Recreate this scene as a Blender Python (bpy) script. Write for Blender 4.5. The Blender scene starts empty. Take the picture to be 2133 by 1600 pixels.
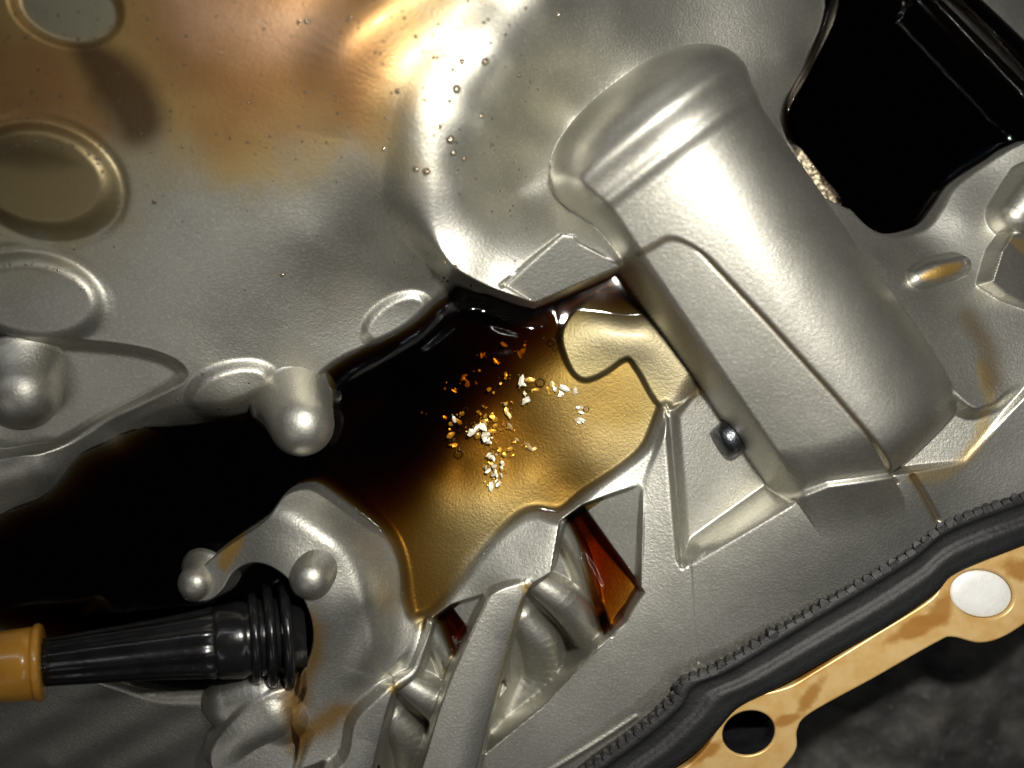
import bpy, math, random
import numpy as np
rng = np.random.default_rng(7)
random.seed(7)
sc = bpy.context.scene
COL = sc.collection
R = math.radians

# ---------------------------------------------------------------- units: 1 "px" of casting = 0.1 mm
S = 1e-4
CX, CY, D = 1066.5, 800.0, 2400.0        # camera axis and camera height over the oil level (0.24 m)

def W(px, py, z=0.0):
    """where a point that is seen at (px, py) lies when it is z above the oil level"""
    k = (D - z) / D
    return (CX + (px - CX) * k, CY + (py - CY) * k)

def world(u, v, z):
    return ((u - CX) * S, -(v - CY) * S, z * S)

def P(px, py, z=0.0):
    u, v = W(px, py, z)
    return world(u, v, z)

# ---------------------------------------------------------------- camera
cam_d = bpy.data.cameras.new('camera')
cam = bpy.data.objects.new('camera', cam_d)
COL.objects.link(cam)
cam.location = (0, 0, D * S)
cam_d.sensor_width = 36
cam_d.lens = 36 * D / 2133.0
cam_d.clip_start = 0.01
cam_d.clip_end = 50
cam_d.dof.use_dof = True
cam_d.dof.focus_distance = (D - 40) * S
cam_d.dof.aperture_fstop = 6.0
sc.camera = cam

# ---------------------------------------------------------------- world and lamps
w = bpy.data.worlds.new('World')
sc.world = w
w.use_nodes = True
w.node_tree.nodes['Background'].inputs[0].default_value = (0.9, 0.95, 1.0, 1)
w.node_tree.nodes['Background'].inputs[1].default_value = 0.016

def aim(o, target):
    import mathutils
    d = mathutils.Vector(target) - o.location
    o.rotation_euler = d.to_track_quat('-Z', 'Y').to_euler()

def lamp(name, kind, loc, target, energy, color, **kw):
    d = bpy.data.lights.new(name, kind)
    d.energy = energy
    d.color = color
    for k, v in kw.items():
        setattr(d, k, v)
    o = bpy.data.objects.new(name, d)
    COL.objects.link(o)
    o.location = loc
    aim(o, target)
    return o

# hand torch near the lens; strip lamps overhead, placed and added for streaks on the oil
lamp('torch', 'SPOT', world(1450, 270, 2250), world(1420, 580, 0), 3.0, (1.0, 0.965, 0.89),
     shadow_soft_size=0.0075, spot_size=R(80), spot_blend=1.0)
lamp('strip_lamp', 'AREA', (0.06, 0.42, 0.62), (0, 0, 0), 0.45, (0.90, 0.93, 1.0),
     shape='RECTANGLE', size=0.6, size_y=0.005)
lamp('strip_lamp', 'AREA', (-0.36, 0.30, 0.60), (0, 0, 0), 0.22, (0.92, 0.95, 1.0),
     shape='RECTANGLE', size=0.4, size_y=0.003)  # added for a glint on the pocket rim and light on the collars
lamp('strip_lamp', 'AREA', (0.38, -0.30, 0.60), (0, 0, 0), 0.24, (0.96, 0.96, 1.0),
     shape='RECTANGLE', size=0.4, size_y=0.003)  # added for glints along the upper left shore of the pool
lamp('strip_lamp', 'AREA', (-0.30, -0.42, 0.60), (0, 0, 0), 0.24, (1.0, 0.97, 0.92),
     shape='RECTANGLE', size=0.4, size_y=0.003)

sc.view_settings.view_transform = 'Standard'
sc.view_settings.look = 'None'
sc.view_settings.exposure = 0
sc.view_settings.gamma = 1
cy = sc.cycles
cy.use_denoising = True
cy.max_bounces = 8
cy.transparent_max_bounces = 16
cy.caustics_reflective = False
cy.caustics_refractive = False
cy.sample_clamp_indirect = 4

# ---------------------------------------------------------------- materials
def mat(name):
    m = bpy.data.materials.new(name)
    m.use_nodes = True
    nt = m.node_tree
    return m, nt, nt.nodes['Principled BSDF']

def N(nt, kind, **kw):
    n = nt.nodes.new(kind)
    for k, v in kw.items():
        if k.startswith('_'):
            setattr(n, k[1:], v)
        else:
            n.inputs[k.replace('__', ' ')].default_value = v
    return n

def mixc(nt, fac, a, b):
    n = nt.nodes.new('ShaderNodeMix')
    n.data_type = 'RGBA'
    for s, i in ((fac, 0), (a, 6), (b, 7)):
        if hasattr(s, 'is_linked') or hasattr(s, 'links'):
            nt.links.new(s, n.inputs[i])
        else:
            n.inputs[i].default_value = s
    return n.outputs[2]

def ramp(nt, src, lo, hi, a=0.0, b=1.0):
    n = nt.nodes.new('ShaderNodeMapRange')
    n.interpolation_type = 'SMOOTHSTEP'
    n.inputs[1].default_value, n.inputs[2].default_value = lo, hi
    n.inputs[3].default_value, n.inputs[4].default_value = a, b
    nt.links.new(src, n.inputs[0])
    return n.outputs[0]

def noise(nt, scale, detail=3, rough=0.55):
    tc = nt.nodes.get('TC') or nt.nodes.new('ShaderNodeNewGeometry')
    tc.name = 'TC'
    n = N(nt, 'ShaderNodeTexNoise', Scale=scale, Detail=detail, Roughness=rough)
    nt.links.new(tc.outputs['Position'], n.inputs['Vector'])
    return n.outputs['Fac']

def bump(nt, bsdf, layers):
    prev = None
    for src, strength, dist in layers:
        b = N(nt, 'ShaderNodeBump', Strength=strength, Distance=dist)
        nt.links.new(src, b.inputs['Height'])
        if prev:
            nt.links.new(prev, b.inputs['Normal'])
        prev = b.outputs['Normal']
    nt.links.new(prev, bsdf.inputs['Normal'])

def make_cast(stained=True):
    m, nt, b = mat('cast_aluminium')
    at = nt.nodes.new('ShaderNodeAttribute')
    at.attribute_name = 'stain'
    n1 = noise(nt, 55, 4)
    n2 = noise(nt, 1500, 2)
    n3 = noise(nt, 1700, 3, 0.7)
    alu = mixc(nt, ramp(nt, n1, 0.3, 0.7), (0.42, 0.41, 0.358, 1), (0.50, 0.49, 0.435, 1))
    alu = mixc(nt, ramp(nt, n3, 0.45, 0.75, 0, 0.5), alu, (0.74, 0.72, 0.64, 1))
    c = mixc(nt, at.outputs['Alpha'], alu, at.outputs['Color']) if stained else alu
    nt.links.new(c, b.inputs['Base Color'])
    if stained:
        nt.links.new(ramp(nt, at.outputs['Alpha'], 0, 1, 0.94, 0.78), b.inputs['Metallic'])
    else:
        b.inputs['Metallic'].default_value = 0.94
    r = nt.nodes.new('ShaderNodeMath'); r.operation = 'MULTIPLY_ADD'
    nt.links.new(n1, r.inputs[0]); r.inputs[1].default_value = 0.10; r.inputs[2].default_value = 0.395
    nt.links.new(r.outputs[0], b.inputs['Roughness'])
    b.inputs['Coat Weight'].default_value = 0.08
    b.inputs['Coat Roughness'].default_value = 0.18
    bump(nt, b, [(n3, 0.5, 0.00016)])
    return m

def make_oil(name, sig, vol=True):
    """film that reflects by Fresnel and lets light through; the body absorbs with depth"""
    m = bpy.data.materials.new(name)
    m.use_nodes = True
    nt = m.node_tree
    nt.nodes.clear()
    out = nt.nodes.new('ShaderNodeOutputMaterial')
    fr = N(nt, 'ShaderNodeFresnel', IOR=1.49)
    tr = nt.nodes.new('ShaderNodeBsdfTransparent')
    gl = N(nt, 'ShaderNodeBsdfGlossy', Roughness=0.035)
    mx = nt.nodes.new('ShaderNodeMixShader')
    nt.links.new(fr.outputs[0], mx.inputs[0])
    nt.links.new(tr.outputs[0], mx.inputs[1])
    nt.links.new(gl.outputs[0], mx.inputs[2])
    nt.links.new(mx.outputs[0], out.inputs['Surface'])
    if vol:
        top = max(sig) * 1.05
        va = nt.nodes.new('ShaderNodeVolumeAbsorption')
        va.inputs['Density'].default_value = top / S
        va.inputs['Color'].default_value = tuple(1 - s / top for s in sig) + (1,)
        nt.links.new(va.outputs[0], out.inputs['Volume'])
    return m

def simple(name, col, metallic=0.0, rough=0.4, grain=None, var=0.3, coat=0.0):
    m, nt, b = mat(name)
    b.inputs['Metallic'].default_value = metallic
    b.inputs['Roughness'].default_value = rough
    b.inputs['Coat Weight'].default_value = coat
    b.inputs['Coat Roughness'].default_value = 0.08
    n = noise(nt, 160, 4)
    dark = tuple(c * (1 - var) for c in col) + (1,)
    lite = tuple(min(1, c * (1 + var)) for c in col) + (1,)
    nt.links.new(mixc(nt, ramp(nt, n, 0.3, 0.7), dark, lite), b.inputs['Base Color'])
    if grain:
        bump(nt, b, [(noise(nt, grain[0], 3), grain[1], grain[2])])
    return m

M_CAST = make_cast()
M_CAST_CLEAN = make_cast(False)
M_OIL = make_oil('amber_engine_oil', (0.0150, 0.0275, 0.058))
M_OIL_DARK = make_oil('black_engine_oil', (0.30, 0.33, 0.35))
M_OIL_RED = make_oil('red_brown_engine_oil', (0.0165, 0.035, 0.075))
M_FILM = make_oil('oil_film', (0, 0, 0), vol=False)
M_RUBBER = simple('black_rubber', (0.006, 0.006, 0.0065), 0, 0.55, (900, 0.4, 0.0003), 0.3)
M_PLASTIC = simple('black_plastic', (0.010, 0.010, 0.0105), 0, 0.22, (260, 0.25, 0.0006), 0.3)
M_ORANGE = simple('orange_plastic', (0.66, 0.31, 0.04), 0, 0.25, (500, 0.15, 0.0004), 0.12, 0.4)
M_FLAKE = simple('bright_metal_flake', (0.97, 0.95, 0.88), 0.45, 0.38, None, 0.02)
M_OIL_TINT = simple('oil_tinted_flake', (0.95, 0.70, 0.22), 0.5, 0.3, None, 0.1)  # white metal; amber light through the oil put into its colour
M_PIN = simple('dark_steel', (0.10, 0.105, 0.115), 1.0, 0.33, (2200, 0.5, 0.0002), 0.3)
M_BRIGHT = simple('machined_bore', (0.95, 0.94, 0.90), 0.2, 0.45, (900, 0.3, 0.0003), 0.06)
M_HOLE = simple('dark_bore', (0.03, 0.03, 0.034), 0.6, 0.45, (500, 0.5, 0.0005), 0.4)

# ---------------------------------------------------------------- object helpers
ROOT = {}
def tag(o, label=None, cat=None, group=None, kind=None):
    for k, v in (('label', label), ('category', cat), ('group', group), ('kind', kind)):
        if v:
            o[k] = v
    return o

def empty(name, loc, label, cat, group=None):
    o = bpy.data.objects.new(name, None)
    o.empty_display_size = 0.005
    COL.objects.link(o)
    o.location = loc
    ROOT[o.name] = np.array(loc, dtype=float)
    return tag(o, label, cat, group)

def base_of(o):
    b = np.zeros(3)
    while o is not None:
        b = b + ROOT.get(o.name, np.zeros(3)) 
        o = o.parent
    return b

def mesh_obj(name, verts, faces, m, parent=None, smooth=True, origin=None):
    """verts in world metres; for a top-level object the origin goes to the given point"""
    verts = np.asarray(verts, dtype=float)
    if parent is not None:
        off = base_of(parent)
    else:
        off = np.array(origin if origin is not None else verts.mean(0))
    me = bpy.data.meshes.new(name)
    me.from_pydata((verts - off).tolist(), [], [list(map(int, f)) for f in faces])
    if smooth:
        me.shade_smooth()
    me.materials.append(m)
    o = bpy.data.objects.new(name, me)
    COL.objects.link(o)
    if parent is not None:
        o.parent = parent
    else:
        o.location = off
        ROOT[o.name] = off
    return o

def grid_mesh(name, U, V, Z, cells, m, parent, normals=None, attrs=None, bottom=None, origin=None):
    """faces of the regular grid picked by `cells`; numpy all the way"""
    ny, nx = Z.shape
    idx = np.arange(ny * nx).reshape(ny, nx)
    jj, ii = np.nonzero(cells)
    q = np.stack([idx[jj, ii], idx[jj + 1, ii], idx[jj + 1, ii + 1], idx[jj, ii + 1]], 1)
    used, inv = np.unique(q, return_inverse=True)
    q = inv.reshape(q.shape)
    u, v, z = U.ravel()[used], V.ravel()[used], Z.ravel()[used]
    co = np.stack([(u - CX) * S, -(v - CY) * S, z * S], 1)
    nv = len(co)
    if bottom is not None:
        cb = co.copy()
        cb[:, 2] = bottom.ravel()[used] * S
        co = np.concatenate([co, cb])
        e = np.concatenate([q[:, [0, 1]], q[:, [1, 2]], q[:, [2, 3]], q[:, [3, 0]]])
        key = np.sort(e, 1)
        _, first, cnt = np.unique(key[:, 0].astype(np.int64) * nv + key[:, 1], return_index=True, return_counts=True)
        be = e[first[cnt == 1]]
        side = np.stack([be[:, 1], be[:, 0], be[:, 0] + nv, be[:, 1] + nv], 1)
        q = np.concatenate([q, q[:, ::-1] + nv, side])
    off = base_of(parent) if parent is not None else np.array(origin)
    co = co - off
    me = bpy.data.meshes.new(name)
    me.vertices.add(len(co))
    me.vertices.foreach_set('co', co.astype(np.float32).ravel())
    me.loops.add(q.size)
    me.loops.foreach_set('vertex_index', q.astype(np.int32).ravel())
    me.polygons.add(len(q))
    me.polygons.foreach_set('loop_start', np.arange(0, q.size, 4, dtype=np.int32))
    me.update(calc_edges=True)
    me.shade_smooth()
    if attrs is not None:
        for an, arr in attrs.items():
            a = me.attributes.new(an, 'FLOAT_COLOR', 'POINT')
            d = arr.reshape(-1, 4)[used]
            if bottom is not None:
                d = np.concatenate([d, d])
            a.data.foreach_set('color', d.astype(np.float32).ravel())
    if normals is not None:
        me.normals_split_custom_set_from_vertices(normals.reshape(-1, 3)[used].tolist())
    me.materials.append(m)
    o = bpy.data.objects.new(name, me)
    COL.objects.link(o)
    if parent is not None:
        o.parent = parent
    else:
        o.location = off
        ROOT[o.name] = off
    return o

# ---------------------------------------------------------------- height field toolkit (world px: u right, v down)
STEP = 2.6
def axis(lo, a, b, hi):
    return np.concatenate([np.arange(lo, a, 10.0), np.arange(a, b, STEP), np.arange(b, hi, 10.0)])
us = axis(-350, -60, 2250, 2480)
vs = axis(-340, -60, 1670, 1940)
U, V = np.meshgrid(us, vs)
H = np.zeros_like(U)
OWN = np.zeros(U.shape, dtype=np.int32)
PARTS = ['casing_wall']
def pid(name, new=True):
    PARTS.append(name)
    return len(PARTS) - 1

def vnoise(scale, seed, octaves=3):
    """smooth value noise over the grid, about -1..1"""
    out = np.zeros_like(U); amp = 1.0; tot = 0
    for o in range(octaves):
        r = np.random.default_rng(seed + o)
        L = r.uniform(-1, 1, (256, 256))
        x = (U + 500) / scale; y = (V + 500) / scale
        xi = np.floor(x).astype(int); yi = np.floor(y).astype(int)
        fx = x - xi; fy = y - yi
        fx = fx * fx * (3 - 2 * fx); fy = fy * fy * (3 - 2 * fy)
        g = lambda a, b: L[(yi + b) % 256, (xi + a) % 256]
        out += amp * ((g(0, 0) * (1 - fx) + g(1, 0) * fx) * (1 - fy) + (g(0, 1) * (1 - fx) + g(1, 1) * fx) * fy)
        tot += amp; amp *= 0.5; scale *= 0.5
    return out / tot

def smooth01(t):
    t = np.clip(t, 0, 1)
    return t * t * (3 - 2 * t)

def catmull(pts, closed=True, n=6):
    p = np.asarray(pts, float)
    out = []
    m = len(p)
    rngi = range(m) if closed else range(m - 1)
    for i in rngi:
        if closed:
            a, b, c, d = p[(i - 1) % m], p[i], p[(i + 1) % m], p[(i + 2) % m]
        else:
            a, b, c, d = p[max(i - 1, 0)], p[i], p[i + 1], p[min(i + 2, m - 1)]
        for k in range(n):
            t = k / n
            out.append(0.5 * ((2 * b) + (c - a) * t + (2 * a - 5 * b + 4 * c - d) * t * t + (3 * b - a - 3 * c + d) * t ** 3))
    if not closed:
        out.append(p[-1])
    return np.array(out)

def window(lo, hi):
    i0, i1 = np.searchsorted(us, lo[0]), np.searchsorted(us, hi[0])
    j0, j1 = np.searchsorted(vs, lo[1]), np.searchsorted(vs, hi[1])
    return (slice(j0, j1), slice(i0, i1))

def to_w(pts, z):
    return np.array([W(p[0], p[1], p[2] if len(p) > 2 else z) for p in pts])

def seg_d(u, v, a, b):
    d = b - a
    t = np.clip(((u - a[0]) * d[0] + (v - a[1]) * d[1]) / max(d @ d, 1e-9), 0, 1)
    return np.hypot(u - a[0] - t * d[0], v - a[1] - t * d[1]), t

def poly_sd(u, v, poly):
    """signed distance, negative inside"""
    dmin = np.full(u.shape, 1e9); inside = np.zeros(u.shape, bool)
    n = len(poly)
    for i in range(n):
        a, b = poly[i], poly[(i + 1) % n]
        d, _ = seg_d(u, v, a, b)
        np.minimum(dmin, d, out=dmin)
        if a[1] != b[1]:
            c = ((a[1] > v) != (b[1] > v)) & (u < (b[0] - a[0]) * (v - a[1]) / (b[1] - a[1]) + a[0])
            inside ^= c
    return np.where(inside, -dmin, dmin)

def line_d(u, v, pts, vals=None):
    """distance to a polyline and value interpolated along it"""
    dmin = np.full(u.shape, 1e9); val = np.zeros(u.shape)
    for i in range(len(pts) - 1):
        d, t = seg_d(u, v, pts[i], pts[i + 1])
        k = d < dmin
        dmin = np.where(k, d, dmin)
        if vals is not None:
            val = np.where(k, vals[i] * (1 - t) + vals[i + 1] * t, val)
    return dmin, val

def tps(pts):
    """thin plate through (px, py, z) control points -> function of world u, v"""
    q = np.array([W(*p) for p in pts]) / 1000.0
    z = np.array([p[2] for p in pts], float)
    n = len(q)
    r2 = ((q[:, None] - q[None]) ** 2).sum(-1)
    K = np.where(r2 > 0, r2 * np.log(np.maximum(r2, 1e-12)), 0) + 1e-4 * np.eye(n)
    A = np.zeros((n + 3, n + 3)); A[:n, :n] = K
    A[:n, n] = 1; A[:n, n + 1:] = q; A[n, :n] = 1; A[n + 1:, :n] = q.T
    c = np.linalg.solve(A, np.concatenate([z, [0, 0, 0]]))
    def f(u, v):
        x, y = u / 1000.0, v / 1000.0
        o = c[n] + c[n + 1] * x + c[n + 2] * y
        for i in range(n):
            r = (x - q[i, 0]) ** 2 + (y - q[i, 1]) ** 2 + 1e-12
            o = o + c[i] * r * np.log(r)
        return o
    return f

def plane(*pts):
    A = np.array([[*W(*p), 1] for p in pts]); z = np.array([p[2] for p in pts], float)
    c = np.linalg.lstsq(A, z, rcond=None)[0]
    return lambda u, v: c[0] * u + c[1] * v + c[2]

def const(z):
    return lambda u, v: np.full(u.shape, float(z))

def sheet(name, pts, hf, w=20, z=0, curve=True, own=True, mode='set', bias=0.0, wf=None):
    """lay a surface inside an outline, with a rounded transition of width w"""
    poly = to_w(pts, z)
    if curve:
        poly = catmull(poly)
    win = window(poly.min(0) - w - 5, poly.max(0) + w + 5)
    u, v = U[win], V[win]
    sd = poly_sd(u, v, poly) + bias
    m = smooth01(0.5 - sd / (w if wf is None else wf(u, v)))
    h = hf(u, v)
    old = H[win]
    if mode == 'max':
        h = np.maximum(h, old)
    elif mode == 'min':
        h = np.minimum(h, old)
    elif mode == 'add':
        h = old + h
    H[win] = old * (1 - m) + h * m
    if own and name:
        k = pid(name)
        o = OWN[win]; o[m > 0.5] = k
        return k

def smax(a, b, k):
    h = np.clip(0.5 + 0.5 * (a - b) / k, 0, 1)
    return b * (1 - h) + a * h + k * h * (1 - h)

STAIN = np.zeros(U.shape + (4,)); STAIN[..., :3] = 0.3
def capsule(name, pts, k=20, curve=True, own=True, power=0.5):
    """round bar through (px, py, ztop, radius) points, melted into the field"""
    q = np.array([W(p[0], p[1], p[2]) for p in pts]); zt = [p[2] for p in pts]; rr = [p[3] for p in pts]
    full = np.column_stack([q, zt, rr])
    if curve and len(pts) > 2:
        full = catmull(full, closed=False)
    rmax = full[:, 3].max()
    win = window(full[:, :2].min(0) - rmax - k - 5, full[:, :2].max(0) + rmax + k + 5)
    u, v = U[win], V[win]
    d, r = line_d(u, v, full[:, :2], full[:, 3])
    _, z = line_d(u, v, full[:, :2], full[:, 2])
    prof = np.where(d < r, z - r + r * np.sqrt(np.maximum(1 - (d / r) ** 2, 0)), z - r - (d - r) * 6)
    old = H[win]
    if name and own:
        kk = pid(name); o = OWN[win]; o[prof > old] = kk
    H[win] = smax(old, prof, k)

def ridge(pts, width, curve=True):
    """soft swelling along (px, py, z, height) points"""
    q = np.column_stack([to_w([p[:3] for p in pts], 0), [p[3] for p in pts]])
    if curve and len(q) > 2:
        q = catmull(q, closed=False)
    win = window(q[:, :2].min(0) - 3 * width, q[:, :2].max(0) + 3 * width)
    d, a = line_d(U[win], V[win], q[:, :2], q[:, 2])
    H[win] += a * np.exp(-(d / width) ** 2)

def groove(pts, depth, width, z=100, curve=True):
    q = to_w(pts, z)
    if curve:
        q = catmull(q, closed=False)
    win = window(q.min(0) - 4 * width, q.max(0) + 4 * width)
    d, _ = line_d(U[win], V[win], q)
    H[win] -= depth * np.exp(-(d / width) ** 2)

def stain(pts, col, amt, w, z=100, curve=True, nz=0.0, nscale=60, seed=3, line=False, zmax=None):
    q = to_w(pts, z)
    if curve:
        q = catmull(q, closed=not line)
    win = window(q.min(0) - w * 1.5 - 40, q.max(0) + w * 1.5 + 40)
    u, v = U[win], V[win]
    if line:
        d, _ = line_d(u, v, q)
        d = d - w * 0.5
    else:
        d = poly_sd(u, v, q)
    if nz:
        d = d + nz * NZ(nscale, seed)[win]
    m = amt * smooth01(0.5 - d / w)
    if zmax is not None:
        m = m * smooth01((zmax - H[win]) / 10 + 1)
    s = STAIN[win]
    a = s[..., 3]
    na = m + a * (1 - m)
    for c in range(3):
        s[..., c] = np.where(na > 1e-5, (col[c] * m + s[..., c] * a * (1 - m)) / np.maximum(na, 1e-5), s[..., c])
    s[..., 3] = na
_nz = {}
def NZ(scale, seed):
    if (scale, seed) not in _nz:
        _nz[(scale, seed)] = vnoise(scale, seed)
    return _nz[(scale, seed)]

def ell(cx, cy, rx, ry, rot=0, n=20):
    a = np.linspace(0, 2 * np.pi, n, endpoint=False)
    c, s = math.cos(R(rot)), math.sin(R(rot))
    return [(cx + rx * math.cos(t) * c - ry * math.sin(t) * s, cy + rx * math.cos(t) * s + ry * math.sin(t) * c) for t in a]

# ---------------------------------------------------------------- the casting, surface by surface
H[:] = tps([(-250, -250, 330), (300, -250, 345), (700, -250, 310), (1100, -250, 240), (1500, -250, 200), (2300, -250, 150),
            (0, 0, 310), (300, 0, 322), (600, 0, 320), (850, 0, 286), (0, 110, 285), (400, 110, 302), (0, 200, 255), (300, 200, 270), (600, 220, 268),
            (0, 400, 205), (300, 400, 205), (600, 400, 200), (740, 420, 178), (830, 420, 190), (800, 330, 230), (780, 250, 256), (880, 250, 266), (930, 80, 272), (850, 520, 112), (770, 500, 120), (650, 500, 152), (0, 600, 150), (300, 600, 140), (550, 600, 120),
            (750, 580, 72), (890, 590, 46), (0, 720, 122), (0, 820, 92), (0, 930, 66), (0, 1050, 24), (0, 1105, -30), (0, 1170, -160), (100, 990, 34), (100, 1045, -20), (100, 1110, -140), (250, 770, 92), (250, 850, 56), (250, 905, 2), (250, 940, -26), (250, 1000, -150), (500, 770, 58), (650, 740, 38), (470, 850, 36), (480, 895, -18), (480, 960, -110), (0, 1240, -200), (260, 1150, -260),
            (-250, 600, 170), (-250, 1050, 20), (-250, 1200, -190), (0, 1500, -10), (500, 1500, 20), (500, 1900, -40), (-250, 1900, -60),
            (1200, 1200, 30), (1800, 1200, 60), (2400, 1200, 70), (1900, 600, 70), (2400, 600, 80), (1800, 1900, 60), (2400, 1900, 80)])(U, V)
H += 0.7 * vnoise(160, 41, 2)
OWN[:] = 0

# pads and pocket on the left wall
def pad(pts, dz, w, name='round_pad'):
    sheet(name, pts, const(dz), w, 200, mode='add')
sheet('round_pad', ell(150, 22, 112, 72, 12), const(-20), 26, 280, mode='add')
pad(ell(92, 378, 148, 104, 8), 22, 44)
ridge([(p[0], p[1], 215, -5) for p in ell(92, 378, 160, 116, 8) + ell(92, 378, 160, 116, 8)[:1]], 12)
pad(ell(52, 622, 142, 88, 4), 22, 50)
ridge([(p[0], p[1], 165, -5) for p in ell(52, 622, 156, 102, 4) + ell(52, 622, 156, 102, 4)[:1]], 12)
sheet('pocket', [(-80, 700), (60, 712), (230, 722), (330, 742), (378, 776), (330, 812), (210, 870), (110, 925), (40, 940), (-80, 930)],
      plane((0, 720, 70), (370, 776, 44), (60, 930, 6)), 22, 90)
pad(ell(442, 815, 96, 50, -20), 20, 34)

pad(ell(806, 655, 80, 42, -32), 16, 26)
ridge([(70, 716, 100, 7), (230, 724, 90, 8), (330, 745, 80, 8), (376, 776, 70, 6)], 9)
ridge([(376, 778, 70, 6), (330, 814, 60, 8), (210, 874, 40, 8), (110, 930, 20, 6)], 9)
# crease under the brown varnish
ridge([(930, -80, 320, 26), (780, 40, 310, 26), (718, 120, 290, 22), (700, 210, 270, 8), (690, 280, 260, 0)], 60)

# recess left of the bracket; depth and oil stand in for its shadow
sheet('shadow_recess', [(640, 860), (500, 905), (400, 912), (320, 945), (280, 1010), (260, 1090), (260, 1180), (290, 1290), (440, 1350), (660, 1380), (720, 1120), (760, 920)],
      const(-300), 150, 0)
# lower left floor
sheet('lower_floor', [(-300, 1260), (0, 1290), (160, 1350), (330, 1420), (520, 1430), (640, 1420), (660, 1900), (-300, 1900)],
      plane((0, 1300, 50), (400, 1480, 0), (0, 1600, -110)), 90, 0)
for a, b in (((-60, 1590), (380, 1330)), ((60, 1640), (470, 1400)), ((190, 1660), (520, 1470))):
    ridge([(a[0], a[1], 40, 9), (b[0], b[1], 34, 3)], 34)

# sump floor under the amber oil
FLOOR = tps([(1000, 560, -140), (930, 620, -130), (860, 680, -150), (760, 760, -170), (680, 820, -190), (680, 950, -150), (620, 1000, -120),
             (800, 800, -200), (900, 740, -170), (1000, 690, -120), (1100, 660, -75), (1200, 600, -55), (1300, 560, -40), (1290, 610, -30),
             (930, 850, -110), (850, 930, -130), (1010, 770, -85), (1060, 740, -60), (1120, 720, -40), (990, 850, -50), (930, 920, -48), (1040, 850, -34), (1100, 780, -24),
             (1180, 760, -12), (1250, 830, -9), (1330, 840, -6.5), (1300, 900, -6.5), (1180, 880, -10), (1100, 900, -21), (1060, 960, -22),
             (960, 980, -26), (880, 1000, -38), (800, 1010, -90), (760, 1040, -80), (820, 1080, -40), (900, 1060, -15), (1000, 1040, -9), (1100, 1000, -13),
             (1180, 1010, -17), (1190, 1050, -15), (1230, 960, -8), (940, 1140, -9), (1000, 1100, -5), (880, 1180, -17), (900, 1240, -16), (960, 1180, -7), (860, 1270, -20)])
sheet('sump_floor', [(1010, 560), (930, 628), (862, 690), (790, 730), (720, 764), (676, 800), (640, 860), (640, 960), (650, 1010), (700, 1050), (770, 1100), (810, 1140),
                     (832, 1200), (850, 1290), (910, 1275), (965, 1210), (1010, 1145), (1060, 1090), (1110, 1066), (1170, 1072), (1230, 1030), (1340, 950), (1395, 850),
                     (1470, 770), (1450, 560), (1250, 480)], FLOOR, 46, 0)
# dry tongue of the floor that stands out of the oil
sheet('raised_plate', [(1212, 632), (1182, 660), (1166, 700), (1178, 748), (1198, 782), (1224, 792), (1262, 776), (1296, 752), (1312, 750), (1330, 775), (1388, 852),
                       (1480, 780), (1420, 690), (1330, 610), (1260, 600)],
      tps([(1215, 632, -14), (1182, 690, 2.5), (1200, 770, 2.5), (1260, 740, 5), (1330, 760, 5), (1300, 680, 7), (1390, 840, 6), (1440, 760, 10), (1260, 612, -44), (1320, 622, -44), (1260, 660, 0), (1345, 665, 2)]), 12, 0)

# comb web between the sump and the slots, then the long side plate
sheet('comb_web', [(858, 1300), (905, 1276), (962, 1208), (1006, 1146), (1060, 1092), (1108, 1068), (1168, 1075), (1228, 1026), (1345, 940), (1394, 856), (1440, 1200),
                   (1300, 1900), (560, 1900), (690, 1520), (800, 1400), (845, 1380)],
      tps([(870, 1300, 4), (910, 1280, 4), (1000, 1170, 6), (1110, 1078, 16), (1168, 1085, 34), (1230, 1030, 14), (1340, 950, 18), (1390, 870, 24), (1080, 1160, 26), (1150, 1180, 48), (1000, 1250, 12), (1060, 1230, 34),
           (1330, 1050, 20), (1400, 1100, 24), (1000, 1600, -30), (1300, 1700, -60), (700, 1600, 10), (860, 1350, 10)]), 34, 0)
sheet('side_plate', [(1345, 1000), (1392, 872), (1420, 1186), (1610, 1040), (1700, 1000), (2000, 960), (2133, 800), (2480, 800), (2480, 1900), (1000, 1900), (1010, 1590), (1130, 1478),
                     (1245, 1356), (1300, 1300), (1332, 1240)],
      tps([(1360, 950, 26), (1400, 1150, 24), (1340, 1240, 12), (1250, 1360, -2), (1010, 1590, -26), (1480, 1180, 36), (1480, 1395, -8), (1700, 1080, 84), (1700, 1260, 18), (1900, 1010, 78), (1950, 1095, 30),
           (2040, 900, 70), (2133, 940, 50), (2133, 1020, 34), (1240, 1600, -30), (1700, 1600, -84), (2300, 1200, -60), (2300, 900, 60)]),
      14, 36, curve=False)
groove([(1440, 1185), (1448, 1290), (1462, 1390)], 2.0, 3, 40)
ridge([(1140, 1598, -60, 2.5), (1230, 1542, -60, 3), (1322, 1484, -50, 2)], 5)

# recessed plate beside the tube with its bright rolled edge
sheet('recess', [(1396, 862), (1452, 786), (1600, 930), (1632, 1000), (1618, 1030), (1424, 1160)],
      plane((1392, 856, 4), (1460, 800, -6), (1600, 990, -44), (1420, 1170, -22)), 46, 10, curve=False)
groove([(1388, 850), (1404, 1000), (1420, 1180)], 5, 4, 20)

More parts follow.
